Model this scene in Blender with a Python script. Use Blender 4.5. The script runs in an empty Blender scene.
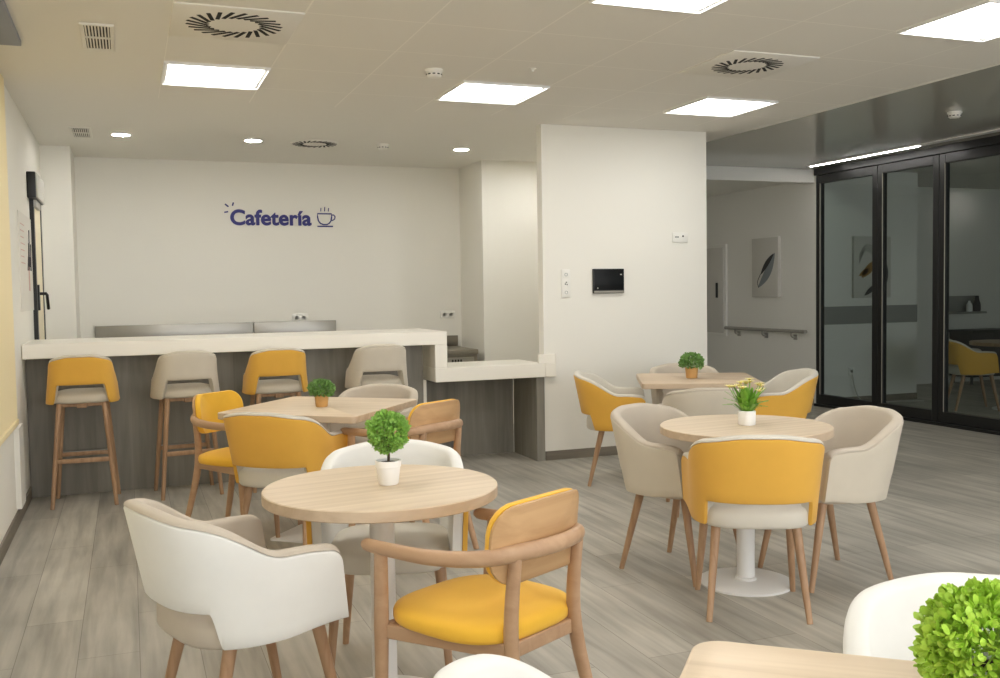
import bpy, bmesh, math, random
from mathutils import Vector, Matrix
random.seed(7)
SC = bpy.context.scene
COL = SC.collection
PI = math.pi
CEIL = 2.735

# ------------------------------------------------------------------ materials
def new_mat(name):
    m = bpy.data.materials.new(name); m.use_nodes = True
    nt = m.node_tree
    return m, nt, nt.nodes, nt.links, nt.nodes['Principled BSDF']

def srgb(r, g, b):
    f = lambda c: (c/255/12.92) if c/255 <= .04045 else ((c/255+.055)/1.055)**2.4
    return (f(r), f(g), f(b), 1)

def plain(name, col, rough=.5, metal=0, spec=.5, bump=0, bscale=60, vary=0):
    m, nt, N, L, P = new_mat(name)
    P.inputs['Base Color'].default_value = col
    P.inputs['Roughness'].default_value = rough
    P.inputs['Metallic'].default_value = metal
    P.inputs['Specular IOR Level'].default_value = spec
    tc = N.new('ShaderNodeTexCoord')
    nz = N.new('ShaderNodeTexNoise'); nz.inputs['Scale'].default_value = bscale; nz.inputs['Detail'].default_value = 3
    L.new(tc.outputs['Object'], nz.inputs['Vector'])
    if bump:
        b = N.new('ShaderNodeBump'); b.inputs['Strength'].default_value = bump; b.inputs['Distance'].default_value = .002
        L.new(nz.outputs['Fac'], b.inputs['Height']); L.new(b.outputs['Normal'], P.inputs['Normal'])
    if vary:
        n2 = N.new('ShaderNodeTexNoise'); n2.inputs['Scale'].default_value = bscale*.12; n2.inputs['Detail'].default_value = 4
        L.new(tc.outputs['Object'], n2.inputs['Vector'])
        mx = N.new('ShaderNodeMix'); mx.data_type = 'RGBA'
        mx.inputs[6].default_value = tuple(c*(1-vary) for c in col[:3])+(1,)
        mx.inputs[7].default_value = tuple(min(1, c*(1+vary)) for c in col[:3])+(1,)
        L.new(n2.outputs['Fac'], mx.inputs[0]); L.new(mx.outputs[2], P.inputs['Base Color'])
    return m

def fabric(name, col, rough=.85):
    m, nt, N, L, P = new_mat(name)
    P.inputs['Roughness'].default_value = rough
    P.inputs['Specular IOR Level'].default_value = .3
    P.inputs['Sheen Weight'].default_value = .15
    tc = N.new('ShaderNodeTexCoord')
    nz = N.new('ShaderNodeTexNoise'); nz.inputs['Scale'].default_value = 420; nz.inputs['Detail'].default_value = 2
    L.new(tc.outputs['Object'], nz.inputs['Vector'])
    b = N.new('ShaderNodeBump'); b.inputs['Strength'].default_value = .15; b.inputs['Distance'].default_value = .001
    L.new(nz.outputs['Fac'], b.inputs['Height']); L.new(b.outputs['Normal'], P.inputs['Normal'])
    n2 = N.new('ShaderNodeTexNoise'); n2.inputs['Scale'].default_value = 9; n2.inputs['Detail'].default_value = 3
    L.new(tc.outputs['Object'], n2.inputs['Vector'])
    mx = N.new('ShaderNodeMix'); mx.data_type = 'RGBA'
    mx.inputs[6].default_value = tuple(c*.94 for c in col[:3])+(1,)
    mx.inputs[7].default_value = tuple(min(1, c*1.06) for c in col[:3])+(1,)
    L.new(n2.outputs['Fac'], mx.inputs[0]); L.new(mx.outputs[2], P.inputs['Base Color'])
    return m

def wood(name, c1, c2, axis='X', rough=.45, scale=6, stretch=14):
    """streaky grain running along the given object axis"""
    m, nt, N, L, P = new_mat(name)
    P.inputs['Roughness'].default_value = rough
    P.inputs['Specular IOR Level'].default_value = .35
    tc = N.new('ShaderNodeTexCoord'); mp = N.new('ShaderNodeMapping')
    s = [scale*stretch**.5]*3; s['XYZ'.index(axis)] = scale/stretch**.5
    mp.inputs['Scale'].default_value = s
    L.new(tc.outputs['Object'], mp.inputs['Vector'])
    nz = N.new('ShaderNodeTexNoise'); nz.inputs['Scale'].default_value = 1.0; nz.inputs['Detail'].default_value = 6
    nz.inputs['Distortion'].default_value = .6
    L.new(mp.outputs['Vector'], nz.inputs['Vector'])
    cr = N.new('ShaderNodeValToRGB')
    cr.color_ramp.elements[0].position = .3; cr.color_ramp.elements[0].color = c1
    cr.color_ramp.elements[1].position = .7; cr.color_ramp.elements[1].color = c2
    L.new(nz.outputs['Fac'], cr.inputs['Fac']); L.new(cr.outputs['Color'], P.inputs['Base Color'])
    b = N.new('ShaderNodeBump'); b.inputs['Strength'].default_value = .08; b.inputs['Distance'].default_value = .001
    L.new(nz.outputs['Fac'], b.inputs['Height']); L.new(b.outputs['Normal'], P.inputs['Normal'])
    return m

def floor_mat():
    m, nt, N, L, P = new_mat('vinyl_planks')
    P.inputs['Roughness'].default_value = .42
    P.inputs['Specular IOR Level'].default_value = .35
    tc = N.new('ShaderNodeTexCoord'); mp = N.new('ShaderNodeMapping')
    mp.inputs['Rotation'].default_value = (0, 0, PI/2)
    L.new(tc.outputs['Object'], mp.inputs['Vector'])
    br = N.new('ShaderNodeTexBrick')
    br.inputs['Scale'].default_value = 1; br.inputs['Brick Width'].default_value = 1.35; br.inputs['Row Height'].default_value = .225
    br.inputs['Mortar Size'].default_value = .0016; br.inputs['Mortar Smooth'].default_value = .3
    br.inputs['Color1'].default_value = FLOOR_A; br.inputs['Color2'].default_value = FLOOR_B
    br.inputs['Mortar'].default_value = FLOOR_M; br.offset = .37; br.offset_frequency = 2
    L.new(mp.outputs['Vector'], br.inputs['Vector'])
    m2 = N.new('ShaderNodeMapping'); m2.inputs['Scale'].default_value = (11, .8, 1)
    L.new(tc.outputs['Object'], m2.inputs['Vector'])
    nz = N.new('ShaderNodeTexNoise'); nz.inputs['Scale'].default_value = 1.6; nz.inputs['Detail'].default_value = 8; nz.inputs['Distortion'].default_value = .25
    L.new(m2.outputs['Vector'], nz.inputs['Vector'])
    cr = N.new('ShaderNodeValToRGB')
    cr.color_ramp.elements[0].position = .28; cr.color_ramp.elements[0].color = (.66, .65, .63, 1)
    cr.color_ramp.elements[1].position = .62; cr.color_ramp.elements[1].color = (1.06, 1.05, 1.03, 1)
    L.new(nz.outputs['Fac'], cr.inputs['Fac'])
    n3 = N.new('ShaderNodeTexNoise'); n3.inputs['Scale'].default_value = 1.1; n3.inputs['Detail'].default_value = 5
    m3 = N.new('ShaderNodeMapping'); m3.inputs['Scale'].default_value = (3.2, 1.4, 1)
    L.new(tc.outputs['Object'], m3.inputs['Vector']); L.new(m3.outputs['Vector'], n3.inputs['Vector'])
    c3 = N.new('ShaderNodeValToRGB')
    c3.color_ramp.elements[0].position = .3; c3.color_ramp.elements[0].color = (.8, .8, .79, 1)
    c3.color_ramp.elements[1].position = .7; c3.color_ramp.elements[1].color = (1.08, 1.08, 1.07, 1)
    L.new(n3.outputs['Fac'], c3.inputs['Fac'])
    a = N.new('ShaderNodeMix'); a.data_type = 'RGBA'; a.blend_type = 'MULTIPLY'; a.inputs[0].default_value = 1
    L.new(br.outputs['Color'], a.inputs[6]); L.new(cr.outputs['Color'], a.inputs[7])
    b = N.new('ShaderNodeMix'); b.data_type = 'RGBA'; b.blend_type = 'MULTIPLY'; b.inputs[0].default_value = 1
    L.new(a.outputs[2], b.inputs[6]); L.new(c3.outputs['Color'], b.inputs[7])
    L.new(b.outputs[2], P.inputs['Base Color'])
    bp = N.new('ShaderNodeBump'); bp.inputs['Strength'].default_value = .12; bp.inputs['Distance'].default_value = .002
    L.new(nz.outputs['Fac'], bp.inputs['Height']); L.new(bp.outputs['Normal'], P.inputs['Normal'])
    return m

def tile_mat():
    """white 60 cm ceiling tiles with thin joints on the real grid"""
    m, nt, N, L, P = new_mat('ceiling_tiles')
    P.inputs['Roughness'].default_value = .9
    tc = N.new('ShaderNodeTexCoord'); sp = N.new('ShaderNodeSeparateXYZ')
    L.new(tc.outputs['Object'], sp.inputs[0])
    outs = []
    for ax, off in ((0, 2.636), (1, 4.13)):
        a = N.new('ShaderNodeMath'); a.operation = 'SUBTRACT'; a.inputs[1].default_value = off-60
        L.new(sp.outputs[ax], a.inputs[0])
        p = N.new('ShaderNodeMath'); p.operation = 'PINGPONG'; p.inputs[1].default_value = .3
        L.new(a.outputs[0], p.inputs[0])
        c = N.new('ShaderNodeMath'); c.operation = 'LESS_THAN'; c.inputs[1].default_value = .0045
        L.new(p.outputs[0], c.inputs[0]); outs.append(c)
    mx = N.new('ShaderNodeMath'); mx.operation = 'MAXIMUM'
    L.new(outs[0].outputs[0], mx.inputs[0]); L.new(outs[1].outputs[0], mx.inputs[1])
    mc = N.new('ShaderNodeMix'); mc.data_type = 'RGBA'
    mc.inputs[6].default_value = TILE; mc.inputs[7].default_value = tuple(c*1.12 for c in TILE[:3])+(1,)
    L.new(mx.outputs[0], mc.inputs[0]); L.new(mc.outputs[2], P.inputs['Base Color'])
    b = N.new('ShaderNodeBump'); b.inputs['Strength'].default_value = .5; b.inputs['Distance'].default_value = .004; b.invert = True
    L.new(mx.outputs[0], b.inputs['Height']); L.new(b.outputs['Normal'], P.inputs['Normal'])
    return m

def panel_wood(name, c1, c2, board=.2):
    """grey wood boards standing upright, each with its own tone"""
    m, nt, N, L, P = new_mat(name)
    P.inputs['Roughness'].default_value = .55
    tc = N.new('ShaderNodeTexCoord'); mp = N.new('ShaderNodeMapping')
    mp.inputs['Scale'].default_value = (14, 14, 1.1)
    L.new(tc.outputs['Object'], mp.inputs['Vector'])
    nz = N.new('ShaderNodeTexNoise'); nz.inputs['Scale'].default_value = 1.4; nz.inputs['Detail'].default_value = 6; nz.inputs['Distortion'].default_value = .5
    L.new(mp.outputs['Vector'], nz.inputs['Vector'])
    sp = N.new('ShaderNodeSeparateXYZ'); L.new(tc.outputs['Object'], sp.inputs[0])
    ad = N.new('ShaderNodeMath'); ad.operation = 'ADD'
    L.new(sp.outputs[0], ad.inputs[0]); L.new(sp.outputs[1], ad.inputs[1])
    dv = N.new('ShaderNodeMath'); dv.operation = 'DIVIDE'; dv.inputs[1].default_value = board
    L.new(ad.outputs[0], dv.inputs[0])
    fl = N.new('ShaderNodeMath'); fl.operation = 'FLOOR'; L.new(dv.outputs[0], fl.inputs[0])
    wn = N.new('ShaderNodeTexWhiteNoise'); wn.noise_dimensions = '1D'; L.new(fl.outputs[0], wn.inputs['W'])
    ml = N.new('ShaderNodeMath'); ml.operation = 'MULTIPLY'; ml.inputs[1].default_value = .35; L.new(wn.outputs['Value'], ml.inputs[0])
    sm = N.new('ShaderNodeMath'); sm.operation = 'ADD'; L.new(nz.outputs['Fac'], sm.inputs[0]); L.new(ml.outputs[0], sm.inputs[1])
    cr = N.new('ShaderNodeValToRGB')
    cr.color_ramp.elements[0].position = .35; cr.color_ramp.elements[0].color = c1
    cr.color_ramp.elements[1].position = .95; cr.color_ramp.elements[1].color = c2
    L.new(sm.outputs[0], cr.inputs['Fac']); L.new(cr.outputs['Color'], P.inputs['Base Color'])
    return m

def emit(name, col, s):
    m, nt, N, L, P = new_mat(name)
    P.inputs['Base Color'].default_value = (.9, .9, .9, 1)
    P.inputs['Emission Color'].default_value = col
    P.inputs['Emission Strength'].default_value = s
    return m

def glass_mat():
    m = bpy.data.materials.new('tinted_glass'); m.use_nodes = True
    nt = m.node_tree; N = nt.nodes; L = nt.links
    N.remove(N['Principled BSDF'])
    out = N['Material Output']
    tr = N.new('ShaderNodeBsdfTransparent'); tr.inputs['Color'].default_value = (.72, .76, .75, 1)
    gl = N.new('ShaderNodeBsdfGlossy'); gl.inputs['Roughness'].default_value = .01; gl.inputs['Color'].default_value = (1, 1, 1, 1)
    fr = N.new('ShaderNodeFresnel'); fr.inputs['IOR'].default_value = 1.5
    mx = N.new('ShaderNodeMixShader')
    ge = N.new('ShaderNodeNewGeometry'); iv = N.new('ShaderNodeMath'); iv.operation = 'SUBTRACT'; iv.inputs[0].default_value = 1
    L.new(ge.outputs['Backfacing'], iv.inputs[1])
    mu = N.new('ShaderNodeMath'); mu.operation = 'MULTIPLY'; L.new(fr.outputs[0], mu.inputs[0]); L.new(iv.outputs[0], mu.inputs[1])
    L.new(mu.outputs[0], mx.inputs[0]); L.new(tr.outputs[0], mx.inputs[1]); L.new(gl.outputs[0], mx.inputs[2])
    L.new(mx.outputs[0], out.inputs['Surface'])
    return m

FLOOR_A = srgb(190, 186, 176); FLOOR_B = srgb(171, 167, 158); FLOOR_M = srgb(130, 126, 118)
TILE = srgb(231, 228, 220)
LIGHT = (1.0, .99, .97, 1)
M = {}
M['wall'] = plain('white_paint', srgb(236, 233, 223), .75, bump=.05, bscale=150)
M['wall_grey'] = plain('grey_white_paint', srgb(228, 226, 218), .75, bump=.05, bscale=150)
M['ceil'] = plain('ceiling_paint', srgb(231, 228, 220), .9)
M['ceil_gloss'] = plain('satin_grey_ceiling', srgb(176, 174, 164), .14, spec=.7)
M['tile'] = tile_mat()
M['floor'] = floor_mat()
M['skirt'] = wood('skirting_wood', srgb(112, 105, 93), srgb(140, 132, 118), 'X', .5, 5)
M['skirt_y'] = wood('skirting_wood_side', srgb(112, 105, 93), srgb(140, 132, 118), 'Y', .5, 5)
M['counter'] = plain('white_solid_surface', srgb(240, 235, 222), .3, spec=.4)
M['barwood'] = panel_wood('grey_bar_boards', srgb(116, 112, 103), srgb(146, 142, 131), .24)
M['oak'] = wood('light_oak', srgb(203, 182, 154), srgb(226, 207, 181), 'X', .4, 4.5, 26)
M['oak_edge'] = wood('oak_edge_band', srgb(190, 168, 142), srgb(208, 187, 161), 'X', .45, 5, 20)
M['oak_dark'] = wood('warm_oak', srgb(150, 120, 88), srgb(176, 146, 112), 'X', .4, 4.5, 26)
M['leg'] = wood('beech_legs', srgb(154, 120, 90), srgb(184, 150, 118), 'Z', .4, 9, 12)
M['beech'] = wood('beech_frame', srgb(176, 141, 110), srgb(193, 159, 127), 'Y', .38, 5, 20)
M['ply'] = wood('beech_plywood', srgb(184, 146, 104), srgb(206, 168, 124), 'X', .38, 5, 20)
M['yellow'] = fabric('mustard_fabric', srgb(224, 172, 72))
M['yellow2'] = fabric('sunny_yellow_fabric', srgb(240, 188, 62))
M['cream'] = fabric('cream_fabric', srgb(228, 227, 222))
M['linen'] = fabric('linen_fabric', srgb(208, 202, 189))
M['beige'] = fabric('beige_fabric', srgb(203, 194, 177))
M['taupe'] = fabric('taupe_fabric', srgb(194, 183, 167))
M['white_metal'] = plain('white_powder_coat', srgb(236, 235, 232), .35)
M['white_plastic'] = plain('white_plastic', srgb(236, 234, 226), .4)
M['slot'] = plain('dark_slot', srgb(22, 21, 19), .8)
M['black'] = plain('black_frame', srgb(24, 24, 23), .4)
M['screen'] = plain('black_screen', srgb(8, 9, 9), .4, spec=.25)
M['steel'] = plain('brushed_steel', srgb(168, 165, 157), .33, metal=1, bump=.06, bscale=90)
M['steel_dark'] = plain('dull_steel', srgb(150, 144, 132), .4, metal=.8)
M['navy'] = plain('navy_vinyl', srgb(44, 42, 120), .5)
M['blind'] = plain('yellow_blind', srgb(246, 230, 186), .85, bump=.1, bscale=300)
M['door'] = plain('cream_door_leaf', srgb(240, 230, 200), .6)
M['rail'] = plain('grey_rail', srgb(150, 147, 138), .5)
M['bluegrey'] = plain('blue_grey_paint', srgb(150, 155, 166), .6)
M['paper'] = plain('poster_paper', srgb(226, 222, 212), .7)
M['ink'] = plain('poster_red_ink', srgb(205, 168, 156), .7)
M['ink_dark'] = plain('dark_ink', srgb(48, 46, 48), .7)
M['ink_grey'] = plain('grey_blue_wash', srgb(122, 128, 130), .7)
M['ochre'] = plain('ochre_paint', srgb(150, 112, 48), .7)
M['canvas'] = plain('canvas', srgb(200, 197, 188), .8, bump=.1, bscale=300)
M['band'] = plain('grey_wall_band', srgb(140, 140, 134), .6)
M['pot'] = plain('white_ceramic', srgb(244, 243, 240), .3)
M['basket'] = plain('woven_basket', srgb(206, 158, 96), .7, bump=.8, bscale=120, vary=.25)
M['soil'] = plain('potting_soil', srgb(58, 44, 32), .9, bump=.6, bscale=80)
M['bark'] = plain('dark_bark', srgb(78, 64, 46), .8, bump=.5, bscale=60)
M['leaf'] = plain('bright_leaves', srgb(172, 208, 76), .5, bscale=160, vary=.45)
M['leaf2'] = plain('topiary_leaves', srgb(140, 184, 84), .5, bscale=160, vary=.5)
M['leaf3'] = plain('deep_green_leaves', srgb(116, 156, 82), .5, bscale=160, vary=.45)
M['leaf4'] = plain('flower_leaves', srgb(120, 170, 60), .5, bscale=120, vary=.4)
M['petal'] = plain('pale_yellow_petals', srgb(244, 236, 160), .6)
M['floret'] = plain('golden_centres', srgb(222, 190, 84), .6)
M['panel'] = emit('light_panel', LIGHT, 8.5)
M['down'] = emit('downlight_lens', LIGHT, 100)
M['strip'] = emit('led_strip', (1, .97, .92, 1), 34)
M['glass'] = glass_mat()
M['cable'] = plain('white_cable', srgb(190, 188, 180), .5)

# ------------------------------------------------------------------ mesh helpers
def finish(name, bm, mats, parent=None, smooth=35, bevel=0, bseg=2, doubles=False):
    if doubles: bmesh.ops.remove_doubles(bm, verts=bm.verts, dist=1e-5)
    bmesh.ops.recalc_face_normals(bm, faces=bm.faces)
    me = bpy.data.meshes.new(name); bm.to_mesh(me); bm.free()
    if not isinstance(mats, (list, tuple)): mats = [mats]
    for m in mats: me.materials.append(m)
    me.polygons.foreach_set('use_smooth', [True]*len(me.polygons))
    me.set_sharp_from_angle(angle=math.radians(smooth))
    o = bpy.data.objects.new(name, me); COL.objects.link(o)
    if parent: o.parent = parent
    if bevel:
        b = o.modifiers.new('edge_round', 'BEVEL'); b.width = bevel; b.segments = bseg; b.limit_method = 'ANGLE'; b.angle_limit = math.radians(40)
    return o

def box(bm, x0, x1, y0, y1, z0, z1, bev=0, seg=2, mat=0, mtx=None):
    t = bmesh.new()
    bmesh.ops.create_cube(t, size=1, matrix=Matrix.Translation(((x0+x1)/2, (y0+y1)/2, (z0+z1)/2)) @ Matrix.Diagonal((abs(x1-x0), abs(y1-y0), abs(z1-z0), 1)))
    if bev: bmesh.ops.bevel(t, geom=list(t.edges), offset=bev, segments=seg, affect='EDGES', profile=.5)
    merge(bm, t, mat, mtx); return bm

def merge(bm, t, mat=0, mtx=None):
    if mtx is not None: bmesh.ops.transform(t, matrix=mtx, verts=t.verts)
    for f in t.faces: f.material_index = mat
    me = bpy.data.meshes.new('tmp'); t.to_mesh(me); t.free(); bm.from_mesh(me); bpy.data.meshes.remove(me)

def skin(bm, rings, cap=True, closed=True, mat=0):
    """join rings of equal point count"""
    V = [[bm.verts.new(p) for p in r] for r in rings]
    n = len(V[0])
    for a, b in zip(V, V[1:]):
        for i in range(n if closed else n-1):
            j = (i+1) % n
            f = bm.faces.new((a[i], a[j], b[j], b[i])); f.material_index = mat
    if cap:
        for r in (V[0], V[-1]):
            if len(r) > 2:
                f = bm.faces.new(r); f.material_index = mat
    return V

def lathe(bm, prof, seg=32, c=(0, 0, 0), mat=0):
    rings = [[(c[0]+r*math.cos(2*PI*i/seg), c[1]+r*math.sin(2*PI*i/seg), c[2]+z) for i in range(seg)] for r, z in prof]
    skin(bm, rings, mat=mat); return bm

def tube(bm, pts, rad, seg=12, flat=1.0, mat=0, up=(0, 0, 1)):
    """sweep an elliptical section (height = flat*width) along pts"""
    pts = [Vector(p) for p in pts]; n = len(pts)
    if not isinstance(rad, (list, tuple)): rad = [rad]*n
    rings = []
    for i, p in enumerate(pts):
        t = (pts[min(i+1, n-1)]-pts[max(i-1, 0)]).normalized()
        u = Vector(up)
        if abs(t.dot(u)) > .98: u = Vector((0, 1, 0))
        s = t.cross(u).normalized(); w = s.cross(t).normalized()
        rings.append([p + s*rad[i]*math.cos(2*PI*k/seg) + w*rad[i]*flat*math.sin(2*PI*k/seg) for k in range(seg)])
    skin(bm, rings, mat=mat); return bm

def catmull(P, n=8):
    P = [Vector(p) for p in P]; out = []
    for i in range(len(P)-1):
        a, b, c, d = P[max(i-1, 0)], P[i], P[i+1], P[min(i+2, len(P)-1)]
        for k in range(n):
            t = k/n
            out.append(.5*((2*b)+(c-a)*t+(2*a-5*b+4*c-d)*t*t+(3*b-a-3*c+d)*t**3))
    out.append(P[-1]); return out

def selip(a, b, n, N=48, cx=0, cy=0):
    o = []
    for i in range(N):
        t = 2*PI*i/N; c, s = math.cos(t), math.sin(t)
        o.append((cx+a*math.copysign(abs(c)**(2/n), c), cy+b*math.copysign(abs(s)**(2/n), s)))
    return o

def pad(bm, a, b, n, layers, N=48, cx=0, cy=0, mat=0, dome=0):
    """rounded slab: layers of (inset, z)"""
    rings = [[(x, y, z) for x, y in selip(a-i, b-i, n, N, cx, cy)] for i, z in layers]
    skin(bm, rings, mat=mat); return bm

def rounded_rect(a, b, r, seg=6):
    o = []
    for cx, cy, t0 in ((a-r, b-r, 0), (-a+r, b-r, PI/2), (-a+r, -b+r, PI), (a-r, -b+r, 1.5*PI)):
        for k in range(seg+1):
            t = t0+PI/2*k/seg
            o.append((cx+r*math.cos(t), cy+r*math.sin(t)))
    return o

def prism(bm, outline, z0, z1, mat=0):
    skin(bm, [[(x, y, z0) for x, y in outline], [(x, y, z1) for x, y in outline]], mat=mat); return bm

# ------------------------------------------------------------------ object helpers
def tag(o, label, cat, group=None, kind=None):
    o['label'] = label; o['category'] = cat
    if group: o['group'] = group
    if kind: o['kind'] = kind
    return o

def thing(name, label, cat, loc=(0, 0, 0), rz=0, group=None):
    o = bpy.data.objects.new(name, None); COL.objects.link(o)
    o.empty_display_size = .1
    o.location = loc; o.rotation_euler = (0, 0, rz)
    return tag(o, label, cat, group)

def dup(root, loc, rz, label, swap=None):
    r = root.copy(); COL.objects.link(r); r.location = loc; r.rotation_euler = (0, 0, rz); r['label'] = label
    for ch in list(root.children):
        c = ch.copy(); COL.objects.link(c); c.parent = r
        for g in list(ch.children):
            d = g.copy(); COL.objects.link(d); d.parent = c
    return r

def struct(name, bm, m, parent=None, **k):
    o = finish(name, bm, m, parent, **k)
    if parent is None: o['kind'] = 'structure'
    return o

def sbox(name, dims, m, parent=None, bev=0):
    return struct(name, box(bmesh.new(), *dims, bev=bev), m, parent)

def face(fx, fy):
    return math.atan2(-fx, fy)

# ------------------------------------------------------------------ room shell
XL, XG, YB, YF, YC = -.68, 7.45, 10.2, 7.30, 9.30
sbox('floor', (-.9, 12.6, -2.7, 12.7, -.1, 0), M['floor'])
sbox('wall_left', (XL-.15, XL, -2.6, YB+.15, 0, CEIL+.1), M['wall'])
sbox('wall_back', (XL, 4.65, YB, YB+.15, 0, CEIL+.1), M['wall'])
sbox('wall_pilaster', (XL, -.435, 9.5, YB, 0, CEIL), M['wall'])
sbox('wall_column', (3.43, 4.61, 9.47, YB, 0, CEIL), M['wall'])
sbox('wall_front', (3.16, 4.71, YF, YF+.1, 0, CEIL), M['wall'])
sbox('wall_corridor_left', (4.61, 4.71, YF+.1, 12.5, 0, CEIL), M['wall'])
sbox('wall_corridor_end', (4.6, XG+.1, 12.5, 12.6, 0, CEIL), M['wall_grey'])
sbox('wall_corridor_right', (XG, XG+.1, YC-.03, 12.5, 0, CEIL), M['wall_grey'])
sbox('wall_corridor_beam', (4.71, XG, YC, YC+.16, 2.585, CEIL), M['wall_grey'])
sbox('wall_right', (XG, XG+.12, -2.6, 1.62, 0, CEIL+.1), M['wall_grey'])
b = bmesh.new(); box(b, XL, XG, -2.7, -2.6, 0, .35); box(b, XL, XG, -2.7, -2.6, 2.6, CEIL+.1)
for x in (XL, 1.3, 3.35, 5.4, XG-.15): box(b, x, x+.15, -2.7, -2.6, .35, 2.6)  # unseen openings added so sky light fills the room from behind
struct('wall_rear', b, M['wall'])
TX0, TX1, TY1 = 2.636-2.4, 5.036, 7.05
b = bmesh.new(); box(b, TX0, TX1, -2.6, TY1, CEIL, CEIL+.1)
struct('ceiling', b, M['tile'])
b = bmesh.new(); box(b, XL, TX0, -2.6, YB, CEIL, CEIL+.1); box(b, TX0, TX1, TY1, YB, CEIL, CEIL+.1)
struct('ceiling_bar', b, M['ceil'])
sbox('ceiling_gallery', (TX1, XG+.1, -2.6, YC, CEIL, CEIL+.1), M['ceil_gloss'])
sbox('ceiling_corridor', (4.71, XG, YC+.16, 12.5, 2.63, 2.73), M['wall_grey'])
# skirting
sbox('baseboard_front', (3.16, 4.71, YF-.012, YF, 0, .075), M['skirt'])
sbox('baseboard_left', (XL, XL+.012, -2.6, 7.49, 0, .085), M['skirt_y'])
sbox('baseboard_corridor', (XG-.012, XG, YC, 12.5, 0, .08), M['skirt_y'])
sbox('baseboard_room', (XG+.1, 8.93, 9.238, 9.25, 0, .08), M['skirt'])
sbox('trim_1', (XL, XL+.03, 6.62, 6.88, .1, .60), M['white_plastic'])      # corner trim under the blind
sbox('trim_2', (TX1-.03, TX1, -2.6, TY1, CEIL-.004, CEIL), M['ceil'])
# the room behind the glass
sbox('wall_room_partition', (XG+.1, 8.93, 9.25, 9.35, 0, CEIL), M['wall_grey'])
sbox('wall_room_return', (8.83, 8.93, 9.35, 10.6, 0, CEIL), M['wall_grey'])
sbox('wall_room_back', (8.83, 12.5, 10.6, 10.7, 0, CEIL), M['wall_grey'])
b = bmesh.new(); box(b, 12.5, 12.6, 1.5, 10.7, 0, CEIL)
struct('wall_room_side', b, M['wall_grey'])
b = bmesh.new(); box(b, XG+.12, 7.8, 1.5, 1.6, 0, CEIL); box(b, 10.6, 12.5, 1.5, 1.6, 0, CEIL); box(b, 7.8, 10.6, 1.5, 1.6, 0, .5); box(b, 7.8, 10.6, 1.5, 1.6, 2.5, CEIL)  # opening added out of view to brighten the glazed room
struct('wall_room_rear', b, M['wall_grey'])
b = bmesh.new(); box(b, XG+.1, 12.6, 1.5, 9.35, CEIL, CEIL+.1); box(b, 8.83, 12.6, 9.35, 10.7, CEIL, CEIL+.1)
struct('ceiling_room', b, M['ceil'])
sbox('trim_3', (XG+.101, 8.93, 9.245, 9.25, .94, 1.15), M['band'])          # grey protective band

# glazed folding wall
posts = [9.27, 8.28, 7.44, 6.53, 5.6, 4.67, 3.74, 2.8, 1.86]
b = bmesh.new(); box(b, XG-.03, XG+.09, 1.62, 9.27, 2.66, CEIL); box(b, XG-.03, XG+.09, 1.62, 9.27, 0, .03)
struct('window_track', b, M['black'], bevel=.003)
for i in range(len(posts)-1):
    y1, y0 = posts[i]-.003, posts[i+1]+.003
    b = bmesh.new(); fw = .075
    box(b, XG, XG+.06, y0, y0+fw, .03, 2.66); box(b, XG, XG+.06, y1-fw, y1, .03, 2.66)
    box(b, XG, XG+.06, y0+fw, y1-fw, 2.565, 2.66); box(b, XG, XG+.06, y0+fw, y1-fw, .03, .14)
    w = struct('window_%d' % (i+1), b, M['black'], bevel=.004)
    g = bmesh.new(); box(g, XG+.024, XG+.034, y0+fw, y1-fw, .14, 2.565)
    finish('pane', g, M['glass'], w)
    h = bmesh.new(); tube(h, [(XG-.004, y1-fw, .14), (XG-.004, y1-fw, 2.565)], .005, 8)
    finish('bead', h, M['steel_dark'], w)

# ------------------------------------------------------------------ ceiling fixtures
def lx(i): return 2.636+.6*i
def ly(j): return 4.13+.6*j
def panel_light(i, j, label, proto=[None]):
    loc = (lx(i+.5), ly(j+.5), CEIL)
    if proto[0]:
        return dup(proto[0], loc, 0, label)
    t = thing('ceiling_light', label, 'ceiling light', loc, 0, 'square light panels in the ceiling')
    b = bmesh.new(); o, n, q = .3, .272, .29
    for x0, x1, y0, y1 in ((-q, q, -q, -n), (-q, q, n, q), (-q, -n, -n, n), (n, q, -n, n)): box(b, x0, x1, y0, y1, -.003, .0)
    for x0, x1, y0, y1 in ((-o, o, -o, -q), (-o, o, q, o), (-o, -q, -q, q), (q, o, -q, q)): box(b, x0, x1, y0, y1, -.016, .0)
    finish('frame', b, M['white_metal'], t)
    b = bmesh.new(); box(b, -n, n, -n, n, -.004, -.001)
    finish('diffuser', b, M['panel'], t)
    proto[0] = t; return t
panel_light(-4, 3, 'square lit light panel on the left, below the round swirl diffuser')
panel_light(-1, 3, 'square lit light panel in the middle of the ceiling, above the front wall corner')
panel_light(2, 3, 'square lit light panel between swirl diffuser and grey glossy ceiling, farthest on the right')
panel_light(-1, -1, 'square lit light panel cut by the top edge, centre right')
panel_light(2, -1, 'square lit light panel in the top right corner of the photo')
panel_light(-4, -1, 'square light panel above the left swirl diffuser, nearer the viewer')
for jj in (-5, -9):
    for ii, w in ((-4, 'left'), (-1, 'middle'), (2, 'right')):
        panel_light(ii, jj, 'square light panel in the %s column of the ceiling, %s row behind the viewer' % (w, 'first' if jj == -5 else 'second'))

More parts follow.
